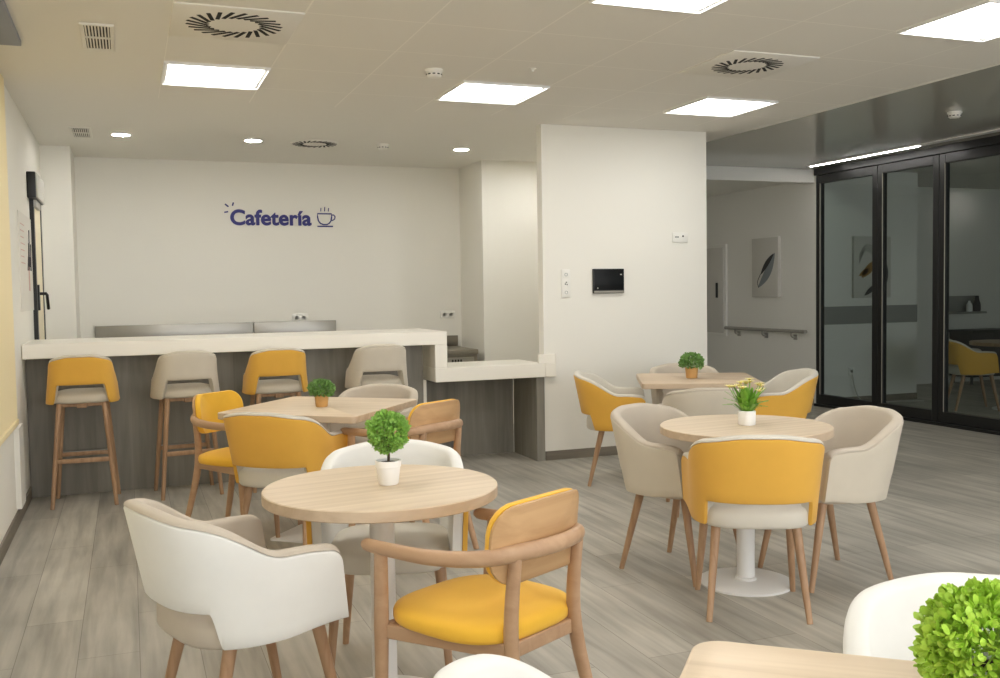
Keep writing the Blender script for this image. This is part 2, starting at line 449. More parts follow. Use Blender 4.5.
def diffuser(x, y, size, rslot, label, proto={}):
    t = thing('air_diffuser', label, 'ceiling vent', (x, y, CEIL), 0, 'round swirl air diffusers')
    b = bmesh.new()
    if size: box(b, -size, size, -size, size, -.008, 0, bev=.002)
    else: lathe(b, [(rslot*1.06, 0), (rslot*1.06, -.006), (rslot*1.03, -.01), (0.001, -.01)], 48)
    finish('plate', b, M['ceil'], t)
    s = bmesh.new(); z0 = -.0095 if size else -.0115
    for k in range(24):
        a = 2*PI*k/24
        m = Matrix.Rotation(a, 4, 'Z') @ Matrix.Translation((rslot*.74, 0, 0)) @ Matrix.Rotation(.55, 4, 'Z')
        box(s, -rslot*.26, rslot*.26, -rslot*.042, rslot*.042, z0, z0+.006, mtx=m)
    finish('slots', s, M['slot'], t)
    return t
diffuser(lx(-3.5), ly(1.5), .298, .235, 'square plate with round swirl air slots at top left, beside the left light panel')
diffuser(lx(1.5), ly(1.5), .298, .215, 'square plate with round swirl air slots on the right, above a light panel')
diffuser(1.6, 8.77, 0, .2, 'small round swirl air diffuser over the bar, between two downlights')

def grille(x0, x1, y0, y1, label):
    t = thing('air_grille', label, 'ceiling vent', ((x0+x1)/2, (y0+y1)/2, CEIL))
    hx, hy = (x1-x0)/2, (y1-y0)/2
    b = bmesh.new(); r = .02
    for a in ((-hx-r, hx+r, -hy-r, -hy), (-hx-r, hx+r, hy, hy+r), (-hx-r, -hx, -hy, hy), (hx, hx+r, -hy, hy)): box(b, *a, -.01, 0)
    finish('frame', b, M['ceil'], t, bevel=.002)
    b = bmesh.new(); box(b, -hx, hx, -hy, hy, -.002, 0); finish('backing', b, M['slot'], t)
    b = bmesh.new(); n = 8
    for k in range(n):
        c = -hx+(k+.5)*2*hx/n; box(b, c-hx/n*.5, c+hx/n*.5, -hy, hy, -.008, -.002)
    box(b, -hx, hx, -.008, .008, -.009, -.002)
    finish('slats', b, M['ceil'], t)
grille(-.16, -.04, 5.24, 5.73, 'larger slatted air grille at top left of the ceiling')
grille(-.37, -.25, 8.42, 8.92, 'smaller slatted air grille near the left end of the bar ceiling')

def downlight(x, y, label, proto=[None]):
    if proto[0]: return dup(proto[0], (x, y, CEIL), 0, label)
    t = thing('downlight', label, 'downlight', (x, y, CEIL), 0, 'round downlights over the bar')
    b = bmesh.new(); lathe(b, [(.085, 0), (.085, -.004), (.078, -.009), (.07, -.009), (.07, 0)], 32); finish('trim_ring', b, M['white_metal'], t)
    b = bmesh.new(); lathe(b, [(.07, -.002), (.068, -.007), (.001, -.008)], 32); finish('lens', b, M['down'], t)
    proto[0] = t; return t
downlight(-.008, 8.69, 'round downlight over the left end of the bar, beside the small grille')
downlight(1.06, 8.73, 'round downlight over the bar, left of the small round diffuser')
downlight(2.98, 8.78, 'round downlight over the bar nearest the white column')
downlight(4.02, 8.8, 'round downlight hidden behind the white front wall')

o = downlight(4.95, 9.9, 'round downlight on the corridor ceiling behind the front wall'); o.location.z = 2.63  # added lamp, hidden from the camera, to lift the dim corridor

def detector(x, y, label, s=1.0):
    t = thing('smoke_detector', label, 'smoke detector', (x, y, CEIL), 0, 'smoke detectors on the ceiling')
    b = bmesh.new(); lathe(b, [(.055*s, 0), (.055*s, -.012*s), (.05*s, -.014*s)], 28); finish('base', b, M['white_plastic'], t)
    b = bmesh.new(); lathe(b, [(.047*s, -.013*s), (.047*s, -.036*s), (.036*s, -.046*s), (.001, -.05*s)], 28); finish('head', b, M['white_plastic'], t)
    b = bmesh.new()
    for k in range(10):
        a = 2*PI*k/10
        box(b, .0445*s, .0482*s, -.008*s, .008*s, -.035*s, -.028*s, mtx=Matrix.Rotation(a, 4, 'Z'))
    finish('vent_slots', b, M['slot'], t)
detector(1.77, 5.7, 'white smoke detector on the tiles, left of the middle light panel')
detector(2.2, 8.68, 'white smoke detector over the bar, right of the small round diffuser')
detector(6.08, 5.92, 'white smoke detector on the glossy grey ceiling at right')
b = bmesh.new(); lathe(b, [(.022, 0), (.022, -.004), (.009, -.006), (.009, -.018), (.001, -.02)], 20)
o = finish('sprinkler_head', b, M['white_plastic']); o.location = (2.33, 5.5, CEIL)
tag(o, 'tiny white sprinkler cap on the ceiling tiles, above the middle light panel', 'sprinkler')

t = thing('linear_light', 'long thin lit strip light along the top of the black glass wall', 'strip light', (7.16, 8.2, CEIL))
b = bmesh.new(); box(b, -.04, .04, -5.6, .82, -.012, 0); finish('housing', b, M['white_metal'], t)
b = bmesh.new(); box(b, -.011, .011, -.8, .8, -.0155, -.0115); finish('diffuser', b, M['strip'], t)

# curtain box at top left and yellow blind
b = bmesh.new(); box(b, XL+.03, -.473, 3.2, 5.68, CEIL-.03, CEIL, bev=.003)
tag(finish('curtain_box', b, M['bluegrey']), 'blue grey shallow box on the ceiling at the top left corner', 'curtain box')
t = thing('roller_blind', 'closed pale yellow roller blind on the left wall', 'blind', (XL, 5.74, .63))
b = bmesh.new(); n = 14
prev = None
box(b, .012, .02, -2.9, .93, .02, CEIL-.635)
finish('cloth', b, M['blind'], t)
b = bmesh.new(); box(b, .006, .028, -2.9, .93, -.012, .024, bev=.004); finish('bottom_bar', b, M['blind'], t)

# ------------------------------------------------------------------ bar
YE = 7.26
t = thing('bar_counter', 'white topped bar counter with grey wood front and a lower serving step at right', 'bar counter', (0, YE, 0))
def L(y): return y-YE
b = bmesh.new()
box(b, XL+.004, 2.32, 0, L(8.02), .985, 1.087)
box(b, 2.22, 2.32, 0, L(7.8), .80, .985)
finish('high_top', b, M['counter'], t, bevel=.004)
b = bmesh.new()
box(b, 2.22, 3.155, 0, L(7.83), .69, .80); box(b, 3.155, 3.25, 0, L(YF-.001), .69, .80)
finish('low_top', b, M['counter'], t, bevel=.004)
b = bmesh.new(); box(b, 3.10, 3.25, L(YF-.03), L(YF-.001), .80, .875)
finish('upstand', b, M['counter'], t, bevel=.003)
b = bmesh.new(); box(b, XL+.004, 2.19, L(7.5), L(7.54), 0, .985); finish('high_front_panel', b, M['barwood'], t)
b = bmesh.new(); box(b, 2.19, 2.215, L(7.495), L(7.8), 0, .69); finish('white_end_panel', b, M['counter'], t)
b = bmesh.new(); box(b, 2.215, 3.08, L(7.8), L(7.83), 0, .69); finish('low_front_panel', b, M['barwood'], t)
b = bmesh.new(); box(b, 3.085, 3.155, 0.03, L(7.8), 0, .69); finish('low_end_panel', b, M['barwood'], t)
b = bmesh.new(); box(b, XL+.004, 2.19, L(7.545), L(7.56), 0, .985); box(b, 2.30, 2.32, L(7.55), L(8.02), .8, .985); finish('inner_panel', b, M['counter'], t)

# stainless units against the back wall
def steel_unit(x0, x1, label):
    t = thing('steel_counter', label, 'steel counter', ((x0+x1)/2, 9.9, 0), 0, 'stainless steel units behind the bar')
    w = (x1-x0)/2
    b = bmesh.new(); box(b, -w, w, -.28, .29, .1, .86); finish('body', b, M['steel'], t, bevel=.003)
    b = bmesh.new(); box(b, -w, w, -.32, .29, .86, .9, bev=.004); finish('worktop', b, M['steel'], t)
    b = bmesh.new(); box(b, -w, w, .255, .29, .9, 1.115, bev=.003); finish('splashback', b, M['steel'], t)
    for sx in (-w+.05, w-.05):
        for sy in (-.24, .24):
            b = bmesh.new(); tube(b, [(sx, sy, .1), (sx, sy, 0)], .02, 12); finish('foot', b, M['steel_dark'], t)
    for k in (-1, 1):
        b = bmesh.new(); box(b, k*w/2-w*.46, k*w/2+w*.46, -.295, -.28, .14, .83, bev=.003); d = finish('door', b, M['steel'], t)
        b = bmesh.new(); tube(b, [(k*w/2-.12, -.31, .77), (k*w/2+.12, -.31, .77)], .008, 10); finish('handle', b, M['steel_dark'], d)
steel_unit(-.305, 1.18, 'longer stainless steel unit with upstand behind the left of the bar')
steel_unit(1.19, 2.03, 'shorter stainless steel unit with upstand behind the bar, under a double socket')
t = thing('undercounter_fridge', 'steel under-counter cooler with vented panel, seen over the low counter', 'cooler', (2.85, 9.8, 0))
b = bmesh.new(); box(b, -.5, .5, -.33, .38, .05, .75); finish('body', b, M['steel_dark'], t, bevel=.004)
b = bmesh.new(); box(b, -.52, .5, -.37, .38, .75, .8, bev=.006); finish('worktop', b, M['steel_dark'], t)
b = bmesh.new(); box(b, -.5, .52, .35, .38, .8, .915, bev=.003); finish('splashback', b, M['steel_dark'], t)
b = bmesh.new(); box(b, -.46, .46, -.345, -.33, .08, .72, bev=.004); finish('front_panel', b, M['steel'], t)
b = bmesh.new()
for k in range(4): box(b, .22+.03*k, .235+.03*k, -.349, -.343, .66, .70)
finish('vent_slots', b, M['slot'], t)
b = bmesh.new(); box(b, .02, .13, -.349, -.343, .675, .69); finish('display', b, M['slot'], t)

# ------------------------------------------------------------------ wall sign
def stroke(bm, pts, w, d=.006, closed=False):
    """flat raised stroke in the XZ plane, front at y=-d"""
    pts = [Vector((p[0], 0, p[1])) for p in pts]; n = len(pts); rings = []
    for i, p in enumerate(pts):
        a = pts[(i-1) % n] if (closed or i) else p
        c = pts[(i+1) % n] if (closed or i < n-1) else p
        t = (c-a).normalized(); s = Vector((t.z, 0, -t.x))
        rings.append([p+s*w/2, p-s*w/2, p-s*w/2+Vector((0, -d, 0)), p+s*w/2+Vector((0, -d, 0))])
    if closed: rings.append(rings[0])
    V = [[bm.verts.new(q) for q in r] for r in (rings[:-1] if closed else rings)]
    if closed: V.append(V[0])
    for a, c in zip(V, V[1:]):
        for k in range(4): bm.faces.new((a[k], a[(k+1) % 4], c[(k+1) % 4], c[k]))
    if not closed:
        bm.faces.new(V[0]); bm.faces.new(V[-1])
t = thing('wall_sign', 'navy blue Cafetería lettering with a coffee cup icon on the back wall', 'sign', (0, YB-.001, 0))
cu = bpy.data.curves.new('lettering', 'FONT'); cu.body = 'Cafetería'; cu.size = .22; cu.extrude = .003; cu.offset = .004; cu.space_character = 1.02
to = bpy.data.objects.new('lettering_curve', cu); COL.objects.link(to)
bpy.context.view_layer.update()
dg = bpy.context.evaluated_depsgraph_get()
me = bpy.data.meshes.new_from_object(to.evaluated_get(dg)); bpy.data.objects.remove(to)
xs = [v.co.x for v in me.vertices]; ys = [v.co.y for v in me.vertices]
x0, x1 = min(xs), max(xs)
cap = max(v.co.y for v in me.vertices if v.co.x < x0+(x1-x0)*.1); base = min(ys)
for v in me.vertices:
    x, y, z = v.co
    v.co = (.995+(x-x0)/(x1-x0)*.81, -.003-z, 2.10+(y-base)/(cap-base)*.155)
me.flip_normals()
lb = bmesh.new(); lb.from_mesh(me)
for k, (dx, dz) in enumerate(((-.0035, 0), (.0035, 0), (0, .003), (0, -.003))):
    m2 = me.copy(); m2.transform(Matrix.Translation((dx, -.0007*(k+1), dz))); lb.from_mesh(m2); bpy.data.meshes.remove(m2)
bmesh.ops.recalc_face_normals(lb, faces=lb.faces); lb.to_mesh(me); lb.free()
me.materials.clear(); me.materials.append(M['navy'])
o = bpy.data.objects.new('lettering', me); COL.objects.link(o); o.parent = t
b = bmesh.new()
cup = [(1.872, 2.225), (1.872, 2.19), (1.88, 2.15), (1.90, 2.125), (1.93, 2.113), (1.965, 2.113), (1.99, 2.125), (2.01, 2.15), (2.018, 2.19), (2.018, 2.225)]
stroke(b, cup, .013, closed=True)
stroke(b, [(2.018, 2.212), (2.04, 2.214), (2.055, 2.195), (2.048, 2.17), (2.03, 2.158), (2.012, 2.158)], .011)
stroke(b, [(1.868, 2.094), (2.03, 2.094)], .013)
for x, h in ((1.905, .035), (1.945, .045), (1.985, .035)): stroke(b, [(x, 2.25), (x+.004, 2.25+h)], .009)
finish('cup_icon', b, M['navy'], t)
for q in ([(.935, 2.226), (.973, 2.234)], [(.945, 2.31), (.978, 2.283)], [(1.016, 2.293), (1.027, 2.327)]):
    b = bmesh.new(); stroke(b, q, .014); finish('accent_stroke', b, M['navy'], t)

# ------------------------------------------------------------------ wall things
def wall_plate(name, label, cat, x, z, w, h, y, symbols, group=None):
    t = thing(name, label, cat, (x, y, z), 0, group)
    b = bmesh.new(); box(b, -w, w, -.01, 0, -h, h, bev=.003); finish('plate', b, M['white_plastic'], t)
    symbols(t)
    return t
def sock_sym(n, gap):
    def f(t):
        for k in range(n):
            cx = (k-(n-1)/2)*gap
            b = bmesh.new(); m = Matrix.Translation((cx, -.0105, 0)) @ Matrix.Rotation(PI/2, 4, 'X')
            q = bmesh.new(); lathe(q, [(.021, 0), (.021, .003), (.018, .003), (.018, .0)], 24); merge(b, q, 0, m)
            for sx in (-.008, .008):
                box(b, cx+sx-.003, cx+sx+.003, -.0135, -.0105, -.003, .003, mat=1)
            finish('outlet', b, [M['white_plastic'], M['canvas']], t)
    return f
wall_plate('wall_socket', 'white double socket above the shorter steel unit', 'socket', 1.665, 1.15, .085, .042, YB-.0005, sock_sym(2, .075), 'double sockets on the back wall')
wall_plate('wall_socket', 'white double socket at the right end of the back wall, beside the column', 'socket', 3.27, 1.145, .085, .042, YB-.0005, sock_sym(2, .075), 'double sockets on the back wall')
def sw_sym(t):
    for k, z in enumerate((.073, 0, -.073)):
        b = bmesh.new(); box(b, -.029, .029, -.0125, -.0095, z-.029, z+.029, bev=.001)
        finish('rocker', b, M['white_plastic'], t)
        b = bmesh.new()
        if k == 1:
            box(b, -.004, .006, -.0145, -.012, z+.005, z+.014)
            box(b, -.012, -.004, -.0145, -.012, z-.01, z+.001); box(b, .004, .012, -.0145, -.012, z-.014, z-.004)
        else:
            stroke(b, [(.012*math.cos(2*PI*i/16), z+.012*math.sin(2*PI*i/16)) for i in range(16)], .003, .0145, True)
        finish('symbol', b, M['slot' if k == 1 else 'ink_grey'], t)
wall_plate('light_switch', 'white upright triple switch plate left of the black screen', 'switch', 3.36, 1.447, .041, .115, YF-.0005, sw_sym)
t = thing('wall_tablet', 'small black touch screen mounted on the white front wall', 'screen', (3.747, YF-.0005, 1.463))
b = bmesh.new(); box(b, -.143, .143, -.022, 0, -.102, .102, bev=.004); finish('housing', b, M['black'], t)
b = bmesh.new(); box(b, -.135, .135, -.0245, -.021, -.072, .096, bev=.001); finish('display', b, M['screen'], t)
b = bmesh.new(); box(b, -.138, .138, -.024, -.021, -.098, -.08); finish('lower_strip', b, M['steel_dark'], t)
b = bmesh.new(); box(b, .105, .118, -.026, -.024, .05, .058); box(b, -.108, -.102, -.026, -.024, -.064, -.052); finish('indicator_marks', b, M['canvas'], t)
def th_sym(t):
    b = bmesh.new(); box(b, -.05, -.035, -.0125, -.0095, .0, .008); box(b, -.03, -.015, -.0125, -.0095, .0, .008); box(b, .02, .034, -.0125, -.0095, .004, .018)
    finish('marks', b, M['slot'], t)
wall_plate('data_socket', 'small white socket plate high on the front wall, near its right end', 'socket', 4.44, 1.828, .075, .042, YF-.0005, th_sym)

# poster, exit door and box at the left end of the bar
t = thing('poster', 'white printed sheet with faint red lines on the left wall', 'poster', (XL, 7.83, 1.65))
b = bmesh.new(); box(b, 0.0002, .006, -.47, .47, -.345, .345); finish('sheet', b, M['paper'], t)
b = bmesh.new()
for k in range(7): box(b, .006, .0075, -.38, -.1-.03*(k % 3), .26-.045*k, .266-.045*k)
box(b, .006, .0075, .12, .2, -.2, .02)
finish('red_print', b, M['ink'], t)
b = bmesh.new()
for k in range(5): tube(b, [(.007, .05+.06*k, -.05+.03*(k % 2)), (.007, .12+.05*k, .05+.1*(k % 3))], .006, 6)
finish('dark_sketch', b, M['ink_dark'], t)
b = bmesh.new(); box(b, XL, XL+.03, 8.28, 8.35, 0, 2.2); box(b, XL, XL+.03, 8.93, 9.0, 0, 2.2); box(b, XL, XL+.03, 8.28, 9.0, 2.13, 2.2)
d = struct('door_1', b, M['black'], bevel=.003)
b = bmesh.new(); box(b, XL+.0005, XL+.026, 8.36, 8.92, .01, 2.12, bev=.003); finish('leaf', b, M['door'], d)
b = bmesh.new(); box(b, XL+.026, XL+.04, 8.37, 8.44, 1.30, 1.50); tube(b, [(XL+.035, 8.405, 1.43), (XL+.085, 8.405, 1.43), (XL+.09, 8.43, 1.42), (XL+.09, 8.53, 1.31)], .012, 10)
finish('handle', b, M['black'], d)
t = thing('wall_unit', 'black sided white box high on the left wall over the narrow door', 'wall unit', (XL, 8.47, 2.26))
b = bmesh.new(); box(b, 0.0005, .062, -.35, .33, -.11, .085, bev=.006); finish('black_body', b, M['black'], t)
b = bmesh.new(); box(b, .06, .072, -.335, .325, -.105, .08, bev=.004); finish('white_cover', b, M['canvas'], t)
b = bmesh.new(); box(b, .005, .05, -.18, .2, -.165, -.11, bev=.006); finish('lower_box', b, M['canvas'], t)

# ------------------------------------------------------------------ corridor things
t = thing('wall_picture', 'unframed canvas with a dark feather shape on the dim corridor wall', 'picture', (XG-.0005, 10.18, 1.632))
b = bmesh.new(); box(b, -.045, 0, -.265, .265, -.367, .367, bev=.004); finish('canvas', b, M['canvas'], t)
def blade(bm, p0, p1, w, x, th=.002, bend=.0):
    """leaf shaped flat stroke in the YZ plane facing -X"""
    p0, p1 = Vector((0,)+p0), Vector((0,)+p1); d = p1-p0; s = Vector((0, d.z, -d.y)).normalized()
    n = 12; Lp, Rp = [], []
    for i in range(n+1):
        k = i/n; c = p0+d*k+s*bend*math.sin(PI*k); h = w*math.sin(PI*min(1, k*.94+.03))**.8
        Lp.append(c+s*h); Rp.append(c-s*h)
    ring = Lp+Rp[::-1]
    skin(bm, [[(x, q.y, q.z) for q in ring], [(x-th, q.y, q.z) for q in ring]])
b = bmesh.new(); blade(b, (.12, -.24), (-.2, .17), .06, -.0452, bend=-.035); finish('grey_wash', b, M['ink_grey'], t)
b = bmesh.new(); blade(b, (.07, -.08), (-.18, .16), .035, -.0475, bend=.01); tube(b, catmull([(-.047, .12, -.25), (-.047, .14, -.17), (-.047, .05, -.05), (-.047, -.1, .07)]), .004, 6); finish('feather', b, M['ink_dark'], t)

t = thing('handrail', 'grey handrail on three brackets along the corridor wall', 'handrail', (XG, 10.18, .86))
b = bmesh.new(); tube(b, [(-.07, -.82, 0), (-.07, .82, 0)], .022, 14); finish('rail', b, M['rail'], t)
for y in (-.55, .02, .6):
    b = bmesh.new(); tube(b, [(-.07, y, -.015), (-.07, y, -.055), (-.05, y, -.075), (-.002, y, -.075)], .011, 10)
    box(b, -.014, -.0005, y-.03, y+.03, -.105, -.045); finish('bracket', b, M['rail'], t)
t = thing('wall_cabinet', 'tall flush grey white cabinet with dark pull handle in the corridor', 'wall cabinet', (XG, 11.55, 1.355))
b = bmesh.new(); box(b, -.03, -.0005, -.5, .5, -.61, .61); finish('frame', b, M['wall_grey'], t, bevel=.003)
b = bmesh.new(); box(b, -.042, -.028, -.45, .45, -.57, .57, bev=.002); d = finish('door', b, M['canvas'], t)
b = bmesh.new(); box(b, -.065, -.042, -.34, -.31, -.1, .1, bev=.004); finish('pull_handle', b, M['black'], d)

# ------------------------------------------------------------------ things in the glazed room
t = thing('wall_picture', 'canvas with ochre and black strokes behind the glass wall', 'picture', (8.22, 9.2495, 1.605))
b = bmesh.new(); box(b, -.27, .27, -.04, 0, -.36, .36, bev=.004); finish('canvas', b, M['canvas'], t)
R = Matrix.Rotation(PI/2, 4, 'Z')
def yz_to_xz(bm): bmesh.ops.transform(bm, matrix=Matrix.Rotation(PI/2, 4, 'Z'), verts=bm.verts)
b = bmesh.new(); blade(b, (.16, -.12), (-.05, .08), .05, -.0415); blade(b, (.2, -.1), (.05, -.02), .03, -.0415); yz_to_xz(b); finish('ochre_strokes', b, M['ochre'], t)
b = bmesh.new(); blade(b, (-.2, -.18), (-.12, .14), .06, -.0435); blade(b, (.12, -.33), (-.06, -.2), .03, -.0435); yz_to_xz(b); finish('black_strokes', b, M['ink_dark'], t)
b = bmesh.new()
for k in range(4): tube(b, catmull([(-.042, .2, .05+.03*k), (-.042, .1, .2+.02*k), (-.042, -.05, .1+.04*k)]), .003, 6)
yz_to_xz(b); finish('thin_lines', b, M['ink_dark'], t)
wall_plate('wall_socket', 'white socket with a hanging cable behind the glass wall', 'socket', 7.94, .385, .045, .045, 9.2495, sock_sym(1, .07))
b = bmesh.new(); tube(b, catmull([(7.94, 9.225, .35), (7.95, 9.2, .2), (8.02, 9.19, .06), (8.15, 9.15, .012), (8.5, 9.1, .012), (8.8, 9.0, .012)], 6), .006, 8)
tag(finish('power_cable', b, M['cable']), 'white cable hanging from the socket and trailing over the floor behind glass', 'cable')
t = thing('wall_shelf', 'grey box shelf holding a bottle and a vase in the dim glazed room', 'shelf', (10.95, 10.5995, 1.0))
b = bmesh.new(); box(b, -.3, .35, -.2, 0, -.03, 0, bev=.003); finish('board', b, M['band'], t)
b = bmesh.new(); box(b, -.3, .35, -.012, 0, .0, .22); finish('back_plate', b, M['band'], t)
b = bmesh.new(); lathe(b, [(.038, 0), (.04, .01), (.04, .09), (.03, .115), (.016, .13), (.016, .15), (.001, .152)], 24)
o = finish('bottle', b, M['pot']); o.location = (11.06, 10.48, 1.0); tag(o, 'small white bottle on the grey shelf behind the glass', 'bottle')
b = bmesh.new(); lathe(b, [(.045, 0), (.05, .03), (.05, .1), (.03, .16), (.025, .2), (.03, .22), (.001, .215)], 24)
o = finish('vase', b, M['ink_dark']); o.location = (11.2, 10.48, 1.0); tag(o, 'dark vase on the grey shelf behind the glass', 'vase')
t = thing('sideboard', 'low black sideboard at the back of the glazed room', 'sideboard', (11.2, 10.38, 0))
b = bmesh.new(); box(b, -.4, .4, -.2, .2, .1, .72); finish('body', b, M['black'], t, bevel=.004)
b = bmesh.new(); box(b, -.42, .42, -.22, .2, .72, .75, bev=.003); finish('top', b, M['black'], t)
for k in (-1, 1):
    b = bmesh.new(); box(b, k*.2-.19, k*.2+.19, -.214, -.2, .12, .70, bev=.003); finish('door', b, M['ink_dark'], t)
for k in (-1, 1):
    for q in (-1, 1):
        b = bmesh.new(); tube(b, [(k*.36, q*.16, .1), (k*.36, q*.16, 0)], .018, 10); finish('leg', b, M['black'], t)

# ------------------------------------------------------------------ chairs
def smooth(a, b, x):
    t = max(0, min(1, (x-a)/(b-a))); return t*t*(3-2*t)
def shell_plan(a, b, n, arm, inn):
    half = []
    for i in range(121):
        f = PI/2*i/120
        half.append(Vector((a*math.sin(f)**(2/n), -b*math.cos(f)**(2/n))))
    for i in range(1, 31):
        k = i/30; half.append(Vector((a-inn*k*k, arm*k)))
    s = [0]
    for p, q in zip(half, half[1:]): s.append(s[-1]+(q-p).length)
    def P(u):
        v = min(abs(u), s[-1]); lo, hi = 0, len(s)-1
        while hi-lo > 1:
            m = (lo+hi)//2
            if s[m] <= v: lo = m
            else: hi = m
        t = (v-s[lo])/max(1e-9, s[hi]-s[lo]); p = half[lo].lerp(half[hi], t)
        return Vector((math.copysign(p.x, u) if u else 0, p.y))
    return P, s[-1], s[120]

def make_shell(kind):
    """returns (outer bmesh, lining bmesh) of a curved upholstered shell"""
    if kind == 'tub':
        P, Lt, Lc = shell_plan(.266, .255, 2.6, .185, -.016)
        zt = lambda s: .785-.028*smooth(.05, .25, s)-.112*smooth(.20, Lc+.01, s)-.006*smooth(Lt-.12, Lt, s)-.034*(1-math.sqrt(max(0, 1-min(1, max(0, (s-Lt+.036)/.036))**2)))
        zb = lambda s: .508+(.400+.024*smooth(Lc, Lt, s)-.508)*smooth(.222, .256, s)
        lean = lambda s: .20+(.05-.20)*smooth(.16, Lc, s)
        z0, th0, th1 = .45, .017, .036
        cut = .240
    else:
        P, Lt, Lc = shell_plan(.232, .20, 2.8, .05, .0)
        zt = lambda s: 1.002-.026*smooth(.06, .2, s)-.155*smooth(.17, Lt, s)
        zb = lambda s: .818+(.688-.818)*smooth(.142, .192, s)
        lean = lambda s: .10-.20*smooth(.12, .3, s)
        z0, th0, th1 = .69, .016, .026
        cut = .167
    us = []
    n = 44
    us = [Lt*i/n for i in range(n+1)]+[cut-.02+.0045*k for k in range(10)]
    us += [Lt-.036+.036*math.sin(PI/2*k/8) for k in range(8)] if kind == 'tub' else []
    us = sorted(set(round(x, 4) for x in us)); us = [-x for x in reversed(us) if x > 0]+us
    def pt(u, z, t, extra=0):
        s = abs(u); e = 1e-3
        d = P(min(u+e, Lt))-P(max(u-e, -Lt)); d.normalize()
        nr = Vector((d.y, -d.x))
        q = P(u)+nr*(lean(s)*(z-z0)-t)
        if kind == 'tub': q.y += .022*(.645-z)/.2*smooth(Lt-.12, Lt, s)
        return (q.x, q.y, z)
    def section(u, ta, tb, zlo, zhi, rtop, rbot, tr=None):
        out = []; nv = 7
        for k in range(nv+1): out.append(pt(u, zlo+rbot+(zhi-rtop-zlo-rbot)*k/nv, ta))
        w = (tb-ta); tq = ta if tr is None else tr
        for k in range(0 if tr is not None else 1, 6):
            a = PI*k/6; out.append(pt(u, zhi-rtop+.0012+(rtop-.0012)*math.sin(a), tq+(tb-tq)*(1-math.cos(a))/2))
        for k in range(nv+1): out.append(pt(u, zhi-rtop-(zhi-rtop-zlo-rbot)*k/nv, tb))
        for k in range(1, 4):
            a = PI*k/4; out.append(pt(u, zlo+rbot-rbot*math.sin(a), tb-w*(1-math.cos(a))/2))
        return out
    ob = bmesh.new(); skin(ob, [section(u, 0, th0, zb(abs(u)), zt(abs(u)), .008, .006) for u in us])
    lb = bmesh.new()
    def lo(s): return max(zb(s)+.006, z0-.03) if s > cut else zb(s)+.006
    ends = .005
    ul = [u*(1-ends/Lt) for u in us]
    skin(lb, [section(u, th0+.001, th0+th1, lo(abs(u)), zt(abs(u))+.017, .0165, .006, .002) for u in ul])
    return ob, lb

def leg_bm(p0, p1, r0, r1, seg=16):
    b = bmesh.new(); n = 5
    pts = [Vector(p0).lerp(Vector(p1), i/n) for i in range(n+1)]
    tube(b, pts, [r0+(r1-r0)*i/n for i in range(n+1)], seg); return b
def leg_obj(t, p0, p1, r0, r1, m, name='leg'):
    o = finish(name, leg_bm((0, 0, 0), tuple(b-a for a, b in zip(p0, p1)), r0, r1), m, t); o.location = p0; return o

def make_tub(outer, lining, seat, label, loc, rz):
    t = thing('tub_armchair', label, 'chair', loc, rz, 'upholstered tub armchairs')
    ob, lb = make_shell('tub')
    finish('outer_shell', ob, M[outer], t, smooth=50, bevel=0)
    finish('inner_lining', lb, M[lining], t, smooth=50)
    b = bmesh.new()
    pad(b, .232, .228, 3.2, [(.03, .392), (.008, .397), (0, .41), (0, .455), (.006, .472), (.022, .482), (.06, .488), (.14, .491)], cy=-.002)
    finish('seat', b, M[seat], t, smooth=60)
    for sx in (-1, 1):
        leg_obj(t, (sx*.185, .155, .40), (sx*.215, .235, 0), .021, .0125, M['leg'])
        leg_obj(t, (sx*.165, -.115, .40), (sx*.205, -.21, 0), .021, .0125, M['leg'])
    return t

